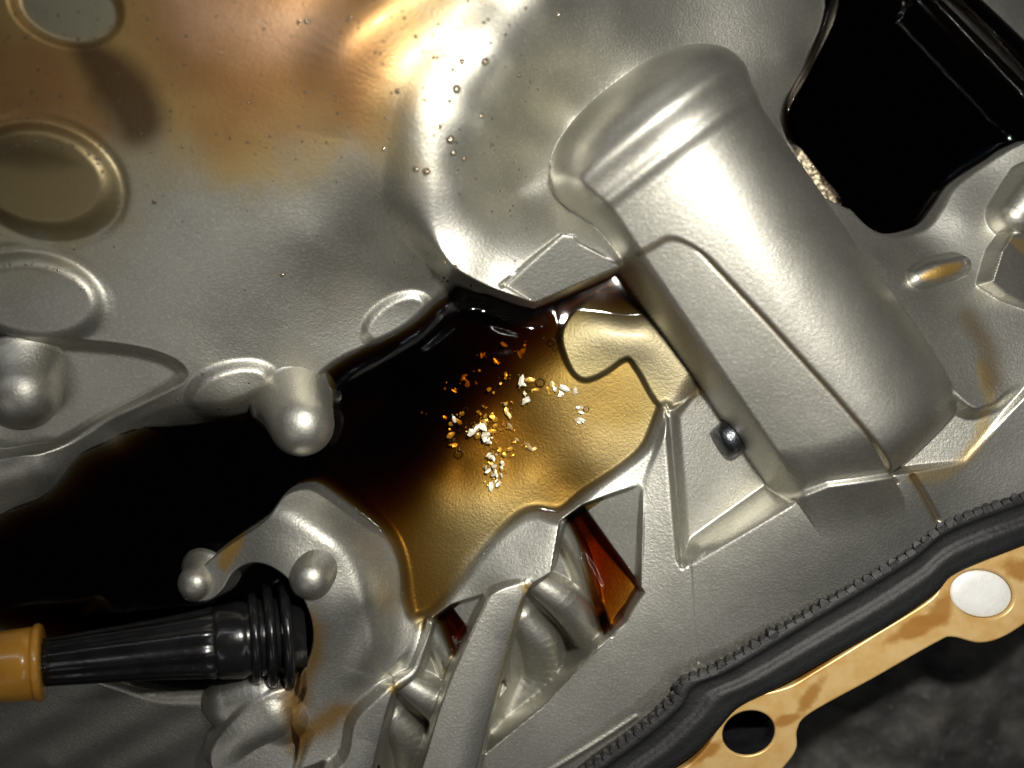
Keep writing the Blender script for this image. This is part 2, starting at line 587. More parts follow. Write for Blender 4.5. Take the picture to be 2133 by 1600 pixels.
# slots of the comb (the same three features, stepped along)
def slot(dx, dy, right=True):
    T = lambda pts: [(p[0] + dx, p[1] + dy) + tuple(p[2:]) for p in pts]
    sheet('slot', T([(1168, 1086), (1212, 1054), (1334, 1010), (1330, 1240), (1300, 1296), (1240, 1352), (1130, 1474), (1010, 1576), (1046, 1400), (1084, 1260), (1108, 1216), (1150, 1190)]),
          tps(T([(1180, 1090, -30), (1330, 1020, 14), (1330, 1200, -10), (1120, 1220, -40), (1250, 1330, -260), (1200, 1390, -260), (1150, 1440, -220), (1080, 1400, -110), (1040, 1520, -110), (1230, 1150, -45), (1300, 1270, -90), (1200, 1330, -200)])),
          9, 10, curve=False)
    sheet('slot_face', T([(1212, 1054), (1334, 1010), (1330, 1232)]), plane(*T([(1214, 1056, -22), (1334, 1012, 18), (1330, 1225, -30)])), 8, 0, curve=False)
    sheet('oil_trough', T([(1172, 1092), (1214, 1058), (1334, 1228), (1272, 1318), (1252, 1250), (1222, 1170)]),
          tps(T([(1190, 1080, -90), (1240, 1120, -98), (1300, 1210, -64), (1270, 1300, -56), (1215, 1150, -98), (1320, 1230, -52)])), 10, -20, curve=False)
    capsule('slot_lobe', T([(1166, 1100, 0, 18), (1206, 1180, -30, 24), (1238, 1270, -70, 24)]), 26)
    capsule('slot_lobe', T([(1118, 1218, 14, 26), (1180, 1264, 0, 36), (1226, 1326, -60, 34), (1238, 1370, -130, 26)]), 12)
    capsule('slot_lobe', T([(1088, 1290, -40, 36), (1126, 1350, -60, 44), (1120, 1420, -110, 44), (1060, 1480, -120, 30)]), 14)
slot(0, 0)
slot(-274, 211)
slot(-548, 422)
def rib(dx, dy):
    T = lambda pts: [(p[0] + dx, p[1] + dy) + tuple(p[2:]) for p in pts]
    pts = T([(1000, 1268), (1016, 1238), (1046, 1220), (1085, 1211), (1108, 1215), (1092, 1245), (1070, 1330), (1040, 1450), (1000, 1600), (960, 1760), (820, 1760), (872, 1600), (926, 1430), (984, 1300)])
    crest = to_w(T([(1040, 1236), (992, 1310), (936, 1460), (884, 1640), (850, 1800)]), 50)
    def hf(u, v):
        d, _ = line_d(u, v, crest)
        return 54 - 0.0036 * d * d
    sheet('rib', pts, hf, 12, 45)
    capsule(None, T([(1168, 1090, 20, 9), (1150, 1150, 22, 9), (1134, 1190, 26, 10), (1100, 1216, 44, 12)]), 8, own=False)
rib(0, 0)
rib(-274, 211)

# hook bracket with its open mouth
BR = [(548, 1072), (590, 1018), (640, 1004), (690, 1030), (760, 1085), (812, 1130), (838, 1190), (852, 1290), (880, 1310), (862, 1362), (800, 1430), (730, 1500), (690, 1600),
      (480, 1640), (430, 1560), (500, 1470), (560, 1432), (598, 1416), (634, 1360), (644, 1300), (628, 1240), (590, 1196), (545, 1180), (505, 1196), (478, 1236), (440, 1262), (385, 1262), (362, 1228), (384, 1196), (460, 1132)]
sheet('hook_bracket', BR, tps([(600, 1060, 92), (500, 1130, 88), (390, 1230, 70), (700, 1120, 90), (760, 1250, 74), (690, 1380, 62), (620, 1480, 50), (560, 1600, 60), (820, 1260, 12), (790, 1130, 24), (720, 1060, 40), (650, 1015, 52),
                               (850, 1300, 8), (850, 1350, 16), (740, 1460, 30), (680, 1580, 30)]), 30, 60)
ridge([(560, 1060, 90, 6), (640, 1080, 92, 14), (730, 1150, 96, 20), (770, 1250, 82, 22), (772, 1340, 70, 20), (750, 1400, 58, 8)], 34)
capsule(None, [(470, 1480, 66, 60), (540, 1460, 74, 60), (580, 1500, 64, 60)], 30, own=False)
capsule(None, [(455, 1575, 70, 40), (500, 1535, 84, 40), (560, 1500, 78, 46)], 24, own=False)

# upper right: dark wall, oil pocket, ledges
sheet('right_wall', [(1770, -330), (1762, -60), (1742, 40), (1690, 150), (1620, 300), (1690, 460, 0), (1820, 640, 60), (1980, 840, 60), (2060, 850, 60), (2150, 790, 40), (2480, 640), (2480, -330)],
      tps([(1750, 0, -126), (1700, 200, -122), (1850, 550, 50), (1950, 690, 70), (2060, 820, 80), (2133, 780, 60), (2133, 500, -40), (2000, 450, -44), (1900, 490, -40), (2050, 330, -84), (2133, 300, -80),
           (2133, 100, -76), (1980, 0, -70), (1950, -50, -76), (2133, -40, -140), (2300, -200, -260), (2300, 200, -110), (2300, 700, 30)]), 30, -80)
OZ = -120
sheet('oil_pocket', [(1745, -200), (1750, 20), (1700, 150), (1652, 240), (1700, 340), (1760, 430), (1808, 478), (1886, 466), (1920, 430), (1950, 385), (2000, 345), (2070, 300),
                     (2124, 262), (2070, 190), (1990, 110), (1900, 35), (1860, -30), (1840, -200)], const(OZ - 170), 60, OZ)
def pocket_slope(u, v):
    a, b = np.array(W(1862, 44, OZ)), np.array(W(2060, 254, OZ))
    d = (b - a) / np.linalg.norm(b - a)
    k = np.clip((u - a[0]) * d[1] - (v - a[1]) * d[0], 0, 112)
    return OZ - 16 + 0.0022 * k ** 2 + 0.000022 * k ** 3
sheet('oil_pocket', [(1862, 44), (1905, -4), (1966, 6), (2180, 200), (2180, 300), (2110, 296), (2060, 254)], pocket_slope, 10, OZ, own=False, curve=False)
sheet('rough_step', [(1652, 300), (1668, 306), (1756, 410), (1752, 446), (1700, 420), (1640, 340)], lambda u, v: -96 + 4 * NZ(12, 90)[window((u.min() - .1, v.min() - .1), (u.max() + .1, v.max() + .1))], 8, -96, curve=False)
capsule('small_ledge', [(1915, 580, 62, 20), (1960, 565, 60, 24), (2010, 550, 40, 20)], 20)
sheet('lug', [(2050, 590), (2080, 520), (2112, 482), (2200, 470), (2200, 660), (2133, 636), (2090, 618)], plane((2060, 590, 60), (2110, 490, 20), (2180, 600, 0)), 14, 30, curve=False)
capsule('lug', [(2130, 445, 30, 36), (2200, 380, 40, 50)], 26)

# bearing cup: crest around, hollow flank, sharp lip over the sump
CUP = [(1080, -330), (1010, -40), (945, 110), (888, 262), (852, 400), (868, 488), (925, 556), (1010, 604), (1080, 628), (1112, 634), (1200, 598), (1300, 552), (1420, 520),
       (1640, 340, -80), (1664, 210, -80), (1712, 120, -80), (1742, 40, -80), (1762, -60, -80), (1770, -330, -80)]
CUPF = tps([(1020, 0, 262), (960, 130, 270), (905, 270, 264), (868, 400, 236), (890, 490, 204), (970, 570, 186), (1060, 615, 166), (1112, 630, 158), (1200, 590, 150), (1290, 555, 140),
            (1080, 0, 252), (1015, 130, 258), (955, 270, 250), (918, 400, 224), (950, 490, 190), (1020, 570, 168), (1135, 5, 230), (1066, 130, 230), (1003, 262, 224), (964, 400, 200), (1010, 490, 164), (1090, 560, 152),
            (1195, 10, 182), (1116, 130, 176), (1052, 255, 164), (1010, 400, 146), (1270, 40, 122), (1150, 210, 60), (1075, 400, 76), (1150, 470, 104), (1300, 560, 120), (1400, 60, 30), (1350, 250, 30), (1500, 250, -20), (1500, 450, 40), (1490, 60, -6), (1560, 90, -30), (1640, 120, -70), (1730, 30, -132), (1700, 130, -126), (1650, 220, -120), (1640, 320, -110),
            (1400, -200, 70), (1700, -250, -90), (1100, -250, 220), (1250, -200, 150)])
sheet('bearing_cup', CUP, CUPF, 110, 200, wf=lambda u, v: 24 + 90 * smooth01((600 - v) / 170) * smooth01((1250 - u) / 150) + 10 * (u > 1250))
sheet('sump_floor', [(950, 622), (985, 613), (1012, 613), (1080, 637), (1113, 643), (1200, 607), (1300, 562), (1300, 582), (1215, 626), (1184, 646), (1150, 720), (1050, 730), (960, 690)], FLOOR, 8, 0, curve=False, mode='min', own=False)
sheet('flat_pad', [(1044, 590), (1110, 534), (1172, 484), (1194, 488), (1206, 504), (1240, 520), (1300, 552), (1112, 630)], plane((1044, 590, 158), (1175, 486, 186), (1290, 550, 140)), 5, 172, curve=False)
groove([(1046, 594), (1100, 545), (1170, 486), (1196, 488)], 6, 4, 172, curve=False)

# oil tube: collars, seam, lower end
def tube_field():
    a = np.array(W(1385, 375, 270)); b = np.array(W(1850, 975, 165))
    d = (b - a) / np.linalg.norm(b - a); n = np.array([d[1], -d[0]])      # n points to the upper right
    a = a + 76 * n; b = b + 38 * n
    L = np.linalg.norm(b - a)
    d = (b - a) / L; n = np.array([d[1], -d[0]])
    win = window((1000, -20), (2150, 1300))
    u, v = U[win], V[win]
    Hb = H[win].copy()
    s = (u - a[0]) * d[0] + (v - a[1]) * d[1]
    t = (u - a[0]) * n[0] + (v - a[1]) * n[1]
    # the tube swells in three soft steps towards the housing
    grow = 40 * smooth01((-s + 14) / 170)
    r = 196 + 12 * np.clip(s / L, 0, 1.2) + grow
    zc = 88.0 - 0.15 * np.maximum(s, 0) - 0.35 * grow
    seam = np.interp(s, [0, 150, 330, 520, 690, 760], [-120, -95, -70, -47, -30, -24])
    rl = np.where(t < -46, r + 14 * smooth01((s + 170) / 200), r)
    rel = np.abs(t) / rl
    round_ = zc + r * np.sqrt(np.maximum(1 - (t / r) ** 2, 0))
    # draft side: flatter than the round side, with a rolled lower edge
    dl = np.maximum(-46 - t, 0)
    zs = zc + r * np.sqrt(1 - (46 / r) ** 2)
    flat = zs - 0.235 * dl - 0.0006 * dl ** 2
    ed = np.clip((-t - (rl - 34)) / 34, 0, 1)
    flat = zc - 60 + (flat - zc + 60) * np.sqrt(np.maximum(1 - ed ** 2.2, 0))
    prof = np.where(t < -46, flat, round_)
    prof = prof + 7 * np.exp(-((s + 30) / 15) ** 2) + 8 * np.exp(-((s + 92) / 20) ** 2)
    k2 = smooth01((t - seam) / 7 + 0.5)
    sb = 80 + 12 * np.clip((t + 218) / 80, 0, 1) + 60 * np.clip((t + 138) / 44, 0, 2) ** 2
    prof = prof - 4.5 * (1 - k2) * smooth01((s - sb) / 8)
    prof = np.where(rel < 1, prof, zc - 60 * (t < 0) - (np.abs(t) - rl) * 6)
    # upper end rounds over into the housing
    qq = np.clip(-s - 50, 0, None) / 178
    e1 = np.clip(1 - np.minimum(rel, 1) ** 2.6 - np.minimum(qq, 1) ** 2.6, 0, 1)
    e0 = np.clip(1 - np.minimum(rel, 1) ** 2.6, 1e-4, 1)
    sc_ = (e1 / e0) ** 0.46
    prof = np.where(s < 0, np.where((rel < 1) & (e1 > 0), 10 + (prof - 10) * sc_, -400), prof)
    # lower end: settles onto the plate
    e = smooth01((t - seam + 2) / 8 + 0.5)
    q = np.clip((s - (L - 110) + 0.0006 * t * t) / 150, 0, None)
    rt = np.sqrt(np.maximum(1 - np.clip(q, 0, 1) ** 3, 0))
    pr = np.minimum(prof, 30 + (prof - 30) * rt - np.maximum(q - 1, 0) * 400)
    f = 1 - smooth01((s - (L - 100) + 0.0016 * t * t) / 250)
    pl = Hb + (prof - Hb) * f - 34 * (1 - f) ** 3
    prof = np.where(s > L - 190, pr * e + pl * (1 - e), prof)
    prof = np.where((s > L + 130) | ((np.abs(t) > r) & (s > L - 40)), -500, prof)
    k = pid('oil_tube'); o = OWN[win]; o[prof > H[win]] = k
    o[(prof > Hb) & (s < -4)] = pid('elbow_collar')
    H[win] = smax(Hb, prof, 12 + 56 * smooth01((-s - 10) / 130) + 24 * smooth01((s - L + 160) / 100) * smooth01((seam - t) / 20))
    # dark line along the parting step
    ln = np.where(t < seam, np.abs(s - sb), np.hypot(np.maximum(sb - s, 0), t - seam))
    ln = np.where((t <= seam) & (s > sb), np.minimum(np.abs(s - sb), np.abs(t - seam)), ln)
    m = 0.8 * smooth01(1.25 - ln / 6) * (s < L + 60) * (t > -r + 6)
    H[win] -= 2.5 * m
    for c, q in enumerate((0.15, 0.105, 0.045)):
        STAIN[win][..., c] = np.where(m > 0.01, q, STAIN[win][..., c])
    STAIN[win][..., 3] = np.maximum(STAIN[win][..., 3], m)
    return a, d, n, L
TA, TD, TN, TL = tube_field()
SEAM = [(1308, 552), (1350, 520), (1400, 497), (1445, 502), (1490, 530), (1560, 590), (1650, 680), (1740, 785), (1830, 905), (1892, 990), (1930, 1040), (1962, 1086)]
groove(SEAM[-3:], 7, 5, 50)

H += 0.10 * vnoise(24, 77, 2)

GI = [(1130, 1690), (1228, 1600), (1310, 1540), (1396, 1466), (1424, 1420), (1500, 1388), (1640, 1304), (1780, 1220), (1900, 1146), (1956, 1100), (2020, 1070), (2140, 1028), (2300, 970)]
sheet('gasket_seat', GI + [(2700, 840), (2700, 2300), (1130, 2300)], const(10), 10, 26, curve=False, mode='min')

# ---------------------------------------------------------------- varnish, residue and a rosy patch on the casting
BROWN = (0.33, 0.165, 0.062); GOLD = (0.46, 0.30, 0.105); OLIVE = (0.38, 0.32, 0.16); DARKB = (0.07, 0.035, 0.016); ROSE = (0.60, 0.40, 0.28)
stain([(-300, -300), (1100, -300), (960, 60), (880, 200), (830, 330), (760, 330), (600, 355), (500, 385), (380, 350), (280, 330), (240, 420), (140, 500), (-300, 500)], OLIVE, 0.9, 210, 230, nz=40)
stain([(-300, -300), (1000, -300), (900, 40), (840, 150), (780, 290), (620, 300), (480, 340), (360, 300), (270, 270), (200, 260), (-300, 260)], GOLD, 0.9, 180, 260, nz=50)
stain([(310, -200), (860, -200), (820, 60), (780, 240), (640, 250), (480, 290), (400, 230), (330, 100)], BROWN, 0.9, 170, 280, nz=40, seed=5)
stain([(-300, 90), (130, 90), (180, 150), (230, 270), (120, 270), (-300, 260)], BROWN, 0.8, 90, 250, nz=24, seed=8)
stain([(170, 110), (235, 100), (300, 150), (350, 230), (330, 290), (260, 300), (215, 230)], DARKB, 0.85, 50, 250, nz=12, seed=9)
stain([(330, -40), (520, 10), (700, 30), (700, 120), (520, 110), (400, 90)], ROSE, 0.4, 90, 290, nz=24, seed=12)  # rosy, lighter patch near the top edge
stain(ell(150, 22, 100, 62, 12), (0.34, 0.33, 0.24), 0.9, 30, 280)
stain(ell(92, 378, 160, 112, 8), (0.24, 0.18, 0.08), 0.8, 50, 220, nz=20)
stain([(0, 300), (90, 300), (180, 350), (60, 350), (-40, 340)], (0.09, 0.06, 0.03), 0.7, 40, 220, nz=10)
stain([(560, 880), (700, 560), (760, 620), (560, 760), (380, 870), (330, 850)], (0.30, 0.26, 0.17), 0.5, 120, 60, nz=40, seed=20)
stain([(1150, 640), (1250, 590), (1330, 590), (1480, 780), (1390, 860), (1300, 900), (1100, 800)], (0.17, 0.14, 0.068), 0.9, 60, 5, nz=24, nscale=40, seed=23, zmax=12)
stain([(2050, 760), (2062, 850), (2040, 930), (1980, 985), (1900, 992)], (0.42, 0.30, 0.10), 0.7, 26, 80, line=True, nz=8, nscale=24)
stain([(2030, 660), (2060, 720), (2070, 790)], (0.16, 0.10, 0.03), 0.7, 40, 70, line=True, nz=10)
stain([(1895, 990), (1935, 1045), (1962, 1086)], (0.20, 0.12, 0.03), 0.8, 14, 70, line=True)
stain([(640, 760), (900, 640), (1180, 640), (1400, 850), (1230, 1030), (1000, 1140), (900, 1300), (830, 1250), (680, 1000)], (0.20, 0.165, 0.075), 0.85, 40, -20, nz=14, nscale=50, seed=33, zmax=2)
stain(ell(1965, 565, 50, 14, -18), (0.46, 0.28, 0.05), 0.9, 14, 58)
stain([(470, 1120), (510, 1118), (500, 1150), (470, 1190), (455, 1170)], (0.42, 0.25, 0.05), 0.9, 16, 85, nz=5, nscale=20)
stain([(650, 1260), (680, 1290), (676, 1360), (650, 1420), (640, 1500), (700, 1470), (740, 1480), (640, 1560), (600, 1560), (590, 1430), (640, 1370)], (0.30, 0.17, 0.04), 0.9, 36, 60, nz=10, nscale=30)
stain([(1086, 1222), (1100, 1214), (1108, 1226), (1094, 1240)], (0.45, 0.30, 0.06), 0.8, 14, 46)
stain([(808, 1432), (830, 1424), (838, 1436), (820, 1452)], (0.45, 0.30, 0.06), 0.8, 14, 46)
stain([(1090, 1250), (1060, 1350), (1030, 1470)], (0.34, 0.27, 0.12), 0.6, 14, 48, line=True, nz=6)
stain([(1170, 1130), (1220, 1200), (1246, 1290)], (0.20, 0.14, 0.08), 0.6, 26, -40, line=True)
stain([(1655, 300), (1756, 410), (1756, 440), (1700, 420)], (0.22, 0.17, 0.09), 0.8, 14, -96, nz=5, nscale=14)
stain([(2100, 500), (2140, 498), (2160, 530), (2133, 530)], (0.45, 0.28, 0.04), 0.7, 16, 20)

# ---------------------------------------------------------------- casting meshes
gv, gu = np.gradient(H, vs, us)
nrm = np.stack([-gu, gv, np.ones_like(gu)], -1)
nrm /= np.linalg.norm(nrm, axis=-1, keepdims=True)
casing = empty('engine_casing', (0, 0, -0.03), 'grey cast aluminium engine casing with thick oil tube, stained wall and slotted comb', 'engine casing')
# the plate ends along the gasket; nothing is cast beyond it
OUT = np.array([W(*p) for p in [(1330, 1690, -50), (1450, 1540, -50), (1560, 1460, -50), (1700, 1380, -50), (1900, 1270, -50), (2000, 1180, -50), (2300, 1080, -50), (2700, 930, -50), (2700, 2300, -50), (1300, 2300, -50)]])
keep = poly_sd(U, V, OUT) > 0
cell_own = OWN[:-1, :-1]
cell_ok = keep[:-1, :-1] & keep[1:, 1:]
for k, nm in enumerate(PARTS):
    c = (cell_own == k) & cell_ok
    if c.sum() < 40:
        continue
    grid_mesh(nm, U, V, H, c, M_CAST, casing, nrm, {'stain': STAIN})

def Hat(u, v):
    i = np.clip(np.searchsorted(us, u) - 1, 0, len(us) - 2); j = np.clip(np.searchsorted(vs, v) - 1, 0, len(vs) - 2)
    fx = (u - us[i]) / (us[i + 1] - us[i]); fy = (v - vs[j]) / (vs[j + 1] - vs[j])
    return (H[j, i] * (1 - fx) + H[j, i + 1] * fx) * (1 - fy) + (H[j + 1, i] * (1 - fx) + H[j + 1, i + 1] * fx) * fy

# ---------------------------------------------------------------- round bodies along an axis
def revolve(prof, a, b, seg=40, flute=None):
    """prof: (distance along axis in px, radius in px); a, b: world px points (u, v, z)"""
    a = np.array(a, float); b = np.array(b, float)
    ax = (b - a) / np.linalg.norm(b - a)
    t = np.cross(ax, (0.3, 0.5, 0.81)); t /= np.linalg.norm(t)
    s = np.cross(ax, t)
    vs_, fs = [], []
    for i, (h, r) in enumerate(prof):
        for k in range(seg):
            an = 2 * math.pi * k / seg
            rr = r * (1 + (flute(an, h) if flute else 0))
            p = a + ax * h + rr * (math.cos(an) * t + math.sin(an) * s)
            vs_.append(world(*p))
    for i in range(len(prof) - 1):
        for k in range(seg):
            k2 = (k + 1) % seg
            fs.append((i * seg + k, (i + 1) * seg + k, (i + 1) * seg + k2, i * seg + k2))
    fs.append(tuple(range(seg)))
    fs.append(tuple((len(prof) - 1) * seg + k for k in range(seg))[::-1])
    return vs_, fs

def wp(px, py, z):
    return W(px, py, z) + (z,)

def peg(base, tip, r0, r1, fillet=14):
    a, b = np.array(wp(*base)), np.array(wp(*tip))
    L = np.linalg.norm(b - a)
    prof = [(0, r0 + fillet), (fillet * .35, r0 + fillet * .45), (fillet, r0 + 2), ]
    for k in range(1, 4):
        h = fillet + (L - r1 - fillet) * k / 3
        prof.append((h, r0 + (r1 - r0) * k / 3))
    for k in range(1, 9):
        an = math.pi / 2 * k / 8.0
        prof.append((L - r1 + r1 * math.sin(an), max(r1 * math.cos(an), 0.4)))
    vs_, fs = revolve(prof, a, b)
    o = mesh_obj('peg', vs_, fs, M_CAST_CLEAN, casing)
    return o
peg((612, 832, -10), (640, 920, 120), 78, 66)
peg((45, 770, 50), (45, 880, 130), 92, 78)
peg((672, 1160, 60), (632, 1234, 150), 56, 44)
peg((430, 1195, 30), (388, 1232, 100), 44, 36)

# ---------------------------------------------------------------- oil bodies
def oil(name, pts, level, label, k=14, film=3.0, m=M_OIL, z=0, cat='oil', bumps=(), ripple=0.0, coat=None, waves=()):
    poly = catmull(to_w(pts, level))
    win = window(poly.min(0) - 12, poly.max(0) + 12)
    u, v, h = U[win], V[win], H[win]
    sd = poly_sd(u, v, poly)
    lev = np.full(u.shape, float(level))
    if ripple:
        lev = lev + ripple * NZ(130, 61)[win]
    for bx, by, br, bh in bumps:
        c = W(bx, by, level)
        lev = lev + bh * np.exp(-((u - c[0]) ** 2 + (v - c[1]) ** 2) / br ** 2)
    for wl, ww in waves:
        q = np.column_stack([to_w([(p[0], p[1]) for p in wl], level), [p[2] for p in wl]])
        q = catmull(q, closed=False)
        dd, aa = line_d(u, v, q[:, :2], q[:, 2])
        lev = lev + aa * np.exp(-(dd / ww) ** 2)
    fl = np.full(u.shape, -film)
    if coat:
        fl = -film + (coat + film) * smooth01((-sd - 6) / 34)
    zo = smax(lev, h + fl, k)
    ok = (sd < 0) & (zo > h - film * 0.98)
    cells = ok[:-1, :-1] & ok[1:, :-1] & ok[:-1, 1:] & ok[1:, 1:]
    o = grid_mesh(name, u, v, zo, cells, m, None, bottom=np.minimum(h, zo) - 12, origin=P(np.mean([p[0] for p in pts]), np.mean([p[1] for p in pts]), level))
    return tag(o, label, cat)

oil('oil_pool', [(1020, 540), (920, 600), (840, 670), (740, 725), (660, 780), (560, 840), (420, 880), (280, 890), (120, 900), (-200, 960), (-300, 1200), (-200, 1330), (200, 1400), (420, 1440), (600, 1410),  # the arm left of the bracket takes the place of shadow there
                 (670, 1330), (640, 1150), (700, 1060), (780, 1120), (815, 1200), (835, 1310), (905, 1300), (985, 1230), (1040, 1140), (1090, 1090), (1170, 1095), (1260, 1040), (1370, 960), (1420, 850), (1500, 780), (1420, 620), (1380, 500), (1200, 470)],
    0.0, 'pool of amber to black engine oil on the sump floor, holding glittering metal flakes', k=9, film=1.2, cat='oil pool',
    waves=[([(1004, 632, 5), (944, 660, 12), (886, 712, 13), (812, 758, 13), (746, 796, 13), (708, 834, 8)], 18), ([(930, 650, 3), (1000, 656, 10), (1060, 676, 15), (1120, 688, 13), (1160, 684, 2)], 27), ([(840, 800, 2), (900, 760, 7), (960, 742, 8), (1040, 744, 6), (1100, 740, 1)], 30), ([(760, 800, 1), (830, 900, 3), (900, 960, 2)], 30)],
    bumps=[(1000, 960, 40, 2.5), (1040, 900, 30, 2), (1110, 800, 26, 2)], ripple=1.2)
oil('oil_pool', [(1712, -200), (1716, 16), (1664, 140), (1616, 240), (1680, 366), (1742, 456), (1806, 506), (1900, 488), (1945, 440), (1975, 395), (2030, 355), (2100, 310),
                 (2250, 310), (2220, 190), (2090, 50), (1980, -50), (1940, -90), (1930, -200)], OZ,
    'black oil filling the deep pocket above the thick tube, at the top right', k=30, film=1.5, m=M_OIL_DARK, cat='oil pool', coat=11)
oil('oil_puddle', [(1160, 1090), (1212, 1045), (1350, 1230), (1280, 1340), (1246, 1290), (1210, 1180)], -30, waves=[([(1194, 1098, 2), (1226, 1142, 6), (1258, 1200, 7), (1282, 1270, 3)], 15)], label='long dark red oil puddle in the right slot of the comb', k=11, film=1.0, cat='oil puddle', m=M_OIL_RED)
oil('oil_puddle', [(888, 1300), (938, 1254), (985, 1300), (968, 1380), (930, 1420), (915, 1370)], -30, waves=[([(912, 1308, 3), (940, 1340, 7), (962, 1385, 5)], 14)], label='short dark red oil puddle in the left slot of the comb', k=11, film=1.0, cat='oil puddle', m=M_OIL_RED)
oil('oil_smear', [(652, 1262), (684, 1284), (694, 1370), (676, 1430), (706, 1450), (690, 1510), (650, 1580), (616, 1590), (640, 1520), (640, 1450), (640, 1395), (656, 1330)], -200,
    'amber oil smear running down the right rim of the hook mouth', k=6, film=1.5, cat='oil smear', coat=11)

# ---------------------------------------------------------------- black plastic rod with orange tip, lying in the hook
def rod():
    a, b = np.array(wp(-90, 1400, 190)), np.array(wp(632, 1318, 20))
    L = np.linalg.norm(b - a)
    root = empty('plastic_rod', world(*b), 'black fluted plastic rod with orange end cap in the hook bracket', 'plastic rod')
    fl = lambda an, h: 0.035 * math.cos(11 * an) + 0.02 * math.cos(5 * an + h * 0.004)
    v_, f_ = revolve([(140, 40), (150, 45), (260, 52), (380, 60), (450, 67), (478, 71), (484, 66)], a, b, 110, fl)
    mesh_obj('shaft', v_, f_, M_PLASTIC, root)
    v_, f_ = revolve([(474, 60), (478, 70), (490, 74), (530, 78), (540, 76), (546, 74), (560, 78), (L, 78)], a, b, 72)
    mesh_obj('neck', v_, f_, M_PLASTIC, root)
    for h, r in ((548, 92), (578, 104), (610, 112)):
        v_, f_ = revolve([(h, r - 16), (h + 2, r - 5), (h + 7, r), (h + 15, r), (h + 20, r - 5), (h + 22, r - 16)], a, b, 72)
        mesh_obj('ring', v_, f_, M_PLASTIC, root)
    v_, f_ = revolve([(-60, 60), (-50, 64), (120, 70), (138, 70), (140, 66)], a, b, 72)
    cap = mesh_obj('end_cap', v_, f_, M_ORANGE, root)
    tag(cap, 'orange end cap')
    v_, f_ = revolve([(138, 62), (140, 73), (145, 76), (152, 75), (156, 71), (157, 48)], a, b, 72)
    mesh_obj('lip', v_, f_, M_ORANGE, cap)
rod()

# ---------------------------------------------------------------- steel pin behind the tube
def steel_pin():
    a, b = np.array(wp(1580, 868, -20)), np.array(wp(1497, 928, 0))
    L = np.linalg.norm(b - a)
    v_, f_ = revolve([(0, 40), (L - 18, 40), (L - 8, 37), (L - 2, 30), (L, 20), (L, 0.5)], a, b, 48)
    o = mesh_obj('steel_pin', v_, f_, M_PIN, None, origin=world(*a))
    tag(o, 'dark round steel pin poking out from under the left edge of the thick tube', 'pin')
steel_pin()

# ---------------------------------------------------------------- rubber gasket with toothed lip
def resample(pts, n, closed=False):
    c = catmull(pts, closed, 12)
    d = np.concatenate([[0], np.cumsum(np.hypot(*np.diff(c, axis=0).T))])
    t = np.linspace(0, d[-1], n)
    return np.column_stack([np.interp(t, d, c[:, k]) for k in range(c.shape[1])]), d[-1]
GZ = 34
GI = [(1130, 1690), (1228, 1600), (1310, 1540), (1396, 1466), (1424, 1420), (1500, 1388), (1640, 1304), (1780, 1220), (1900, 1146), (1956, 1100), (2020, 1070), (2140, 1028), (2300, 970)]
GO = [(1282, 1712), (1384, 1616), (1450, 1568), (1498, 1518), (1542, 1472), (1626, 1430), (1736, 1368), (1856, 1302), (1950, 1238), (1984, 1202), (2044, 1172), (2144, 1134), (2314, 1074)]
def gasket():
    n = 260
    gi, _ = resample(to_w(GI, GZ), n); go, _ = resample(to_w(GO, GZ), n)
    tt = np.linspace(0, 1, 34)
    zz = np.interp(tt, [0, .03, .08, .16, .22, .30, .42, .48, .54, .60, .66, .72, .78, .86, .94, 1.0], [-6, 0, 2, 2, -2, -3, -3, -1, 3, 5, 5, 4, 3, 2, 0, -4])
    prof = [(0.0, -60)] + list(zip(tt, zz)) + [(1.0, -60)]
    wob = np.cumsum(rng.normal(0, 1, n)); wob = np.convolve(wob - wob.mean(), np.ones(9) / 9, 'same') * 0.25
    vs_, fs = [], []
    for i in range(n):
        for t, z in prof:
            p = gi[i] * (1 - t) + go[i] * t
            vs_.append(world(p[0], p[1], GZ + z + (wob[i] if z > -20 else 0)))
    m = len(prof)
    for i in range(n - 1):
        for k in range(m - 1):
            fs.append((i * m + k, i * m + k + 1, (i + 1) * m + k + 1, (i + 1) * m + k))
    c = P(1700, 1300, GZ)
    o = mesh_obj('rubber_gasket', vs_, fs, M_RUBBER, None, origin=c)
    tag(o, 'black ribbed rubber gasket with saw toothed lip beside the tan flange', 'gasket')
    # teeth, sharing one mesh
    tv = [(-9, -3, -20), (9, -3, -20), (9, 8, -20), (-9, 8, -20), (-8, -2, 2), (8, -2, 2), (8, 8, 4), (-8, 8, 4), (-3, -9, -20), (3, -9, -20), (2.5, -8, -2), (-2.5, -8, -2)]
    tf = [(4, 7, 6, 5), (0, 4, 11, 8), (1, 9, 10, 5), (8, 11, 10, 9), (4, 5, 10, 11), (2, 6, 7, 3), (1, 5, 6, 2), (0, 3, 7, 4)]
    me = bpy.data.meshes.new('tooth')
    me.from_pydata([(x * S, -y * S, z * S) for x, y, z in tv], [], [f[::-1] for f in tf])
    me.materials.append(M_RUBBER)
    gl, L = resample(to_w(GI, GZ), 2000)
    nt_ = int(L / 20.5)
    for i in range(nt_):
        k = int(2000 * (i + 0.5) / nt_)
        k = min(max(k, 1), 1998)
        t = gl[k + 1] - gl[k - 1]
        an = math.atan2(t[1], t[0])
        q = bpy.data.objects.new('tooth', me)
        COL.objects.link(q)
        q.parent = o
        q.location = np.array(world(gl[k][0], gl[k][1], GZ)) - np.array(c)
        q.rotation_euler = (random.uniform(-.12, .12), 0, -an + random.uniform(-.14, .14))
        sc_ = random.uniform(0.95, 1.15)
        q.scale = (sc_, sc_ * random.uniform(.8, 1.2), 1)
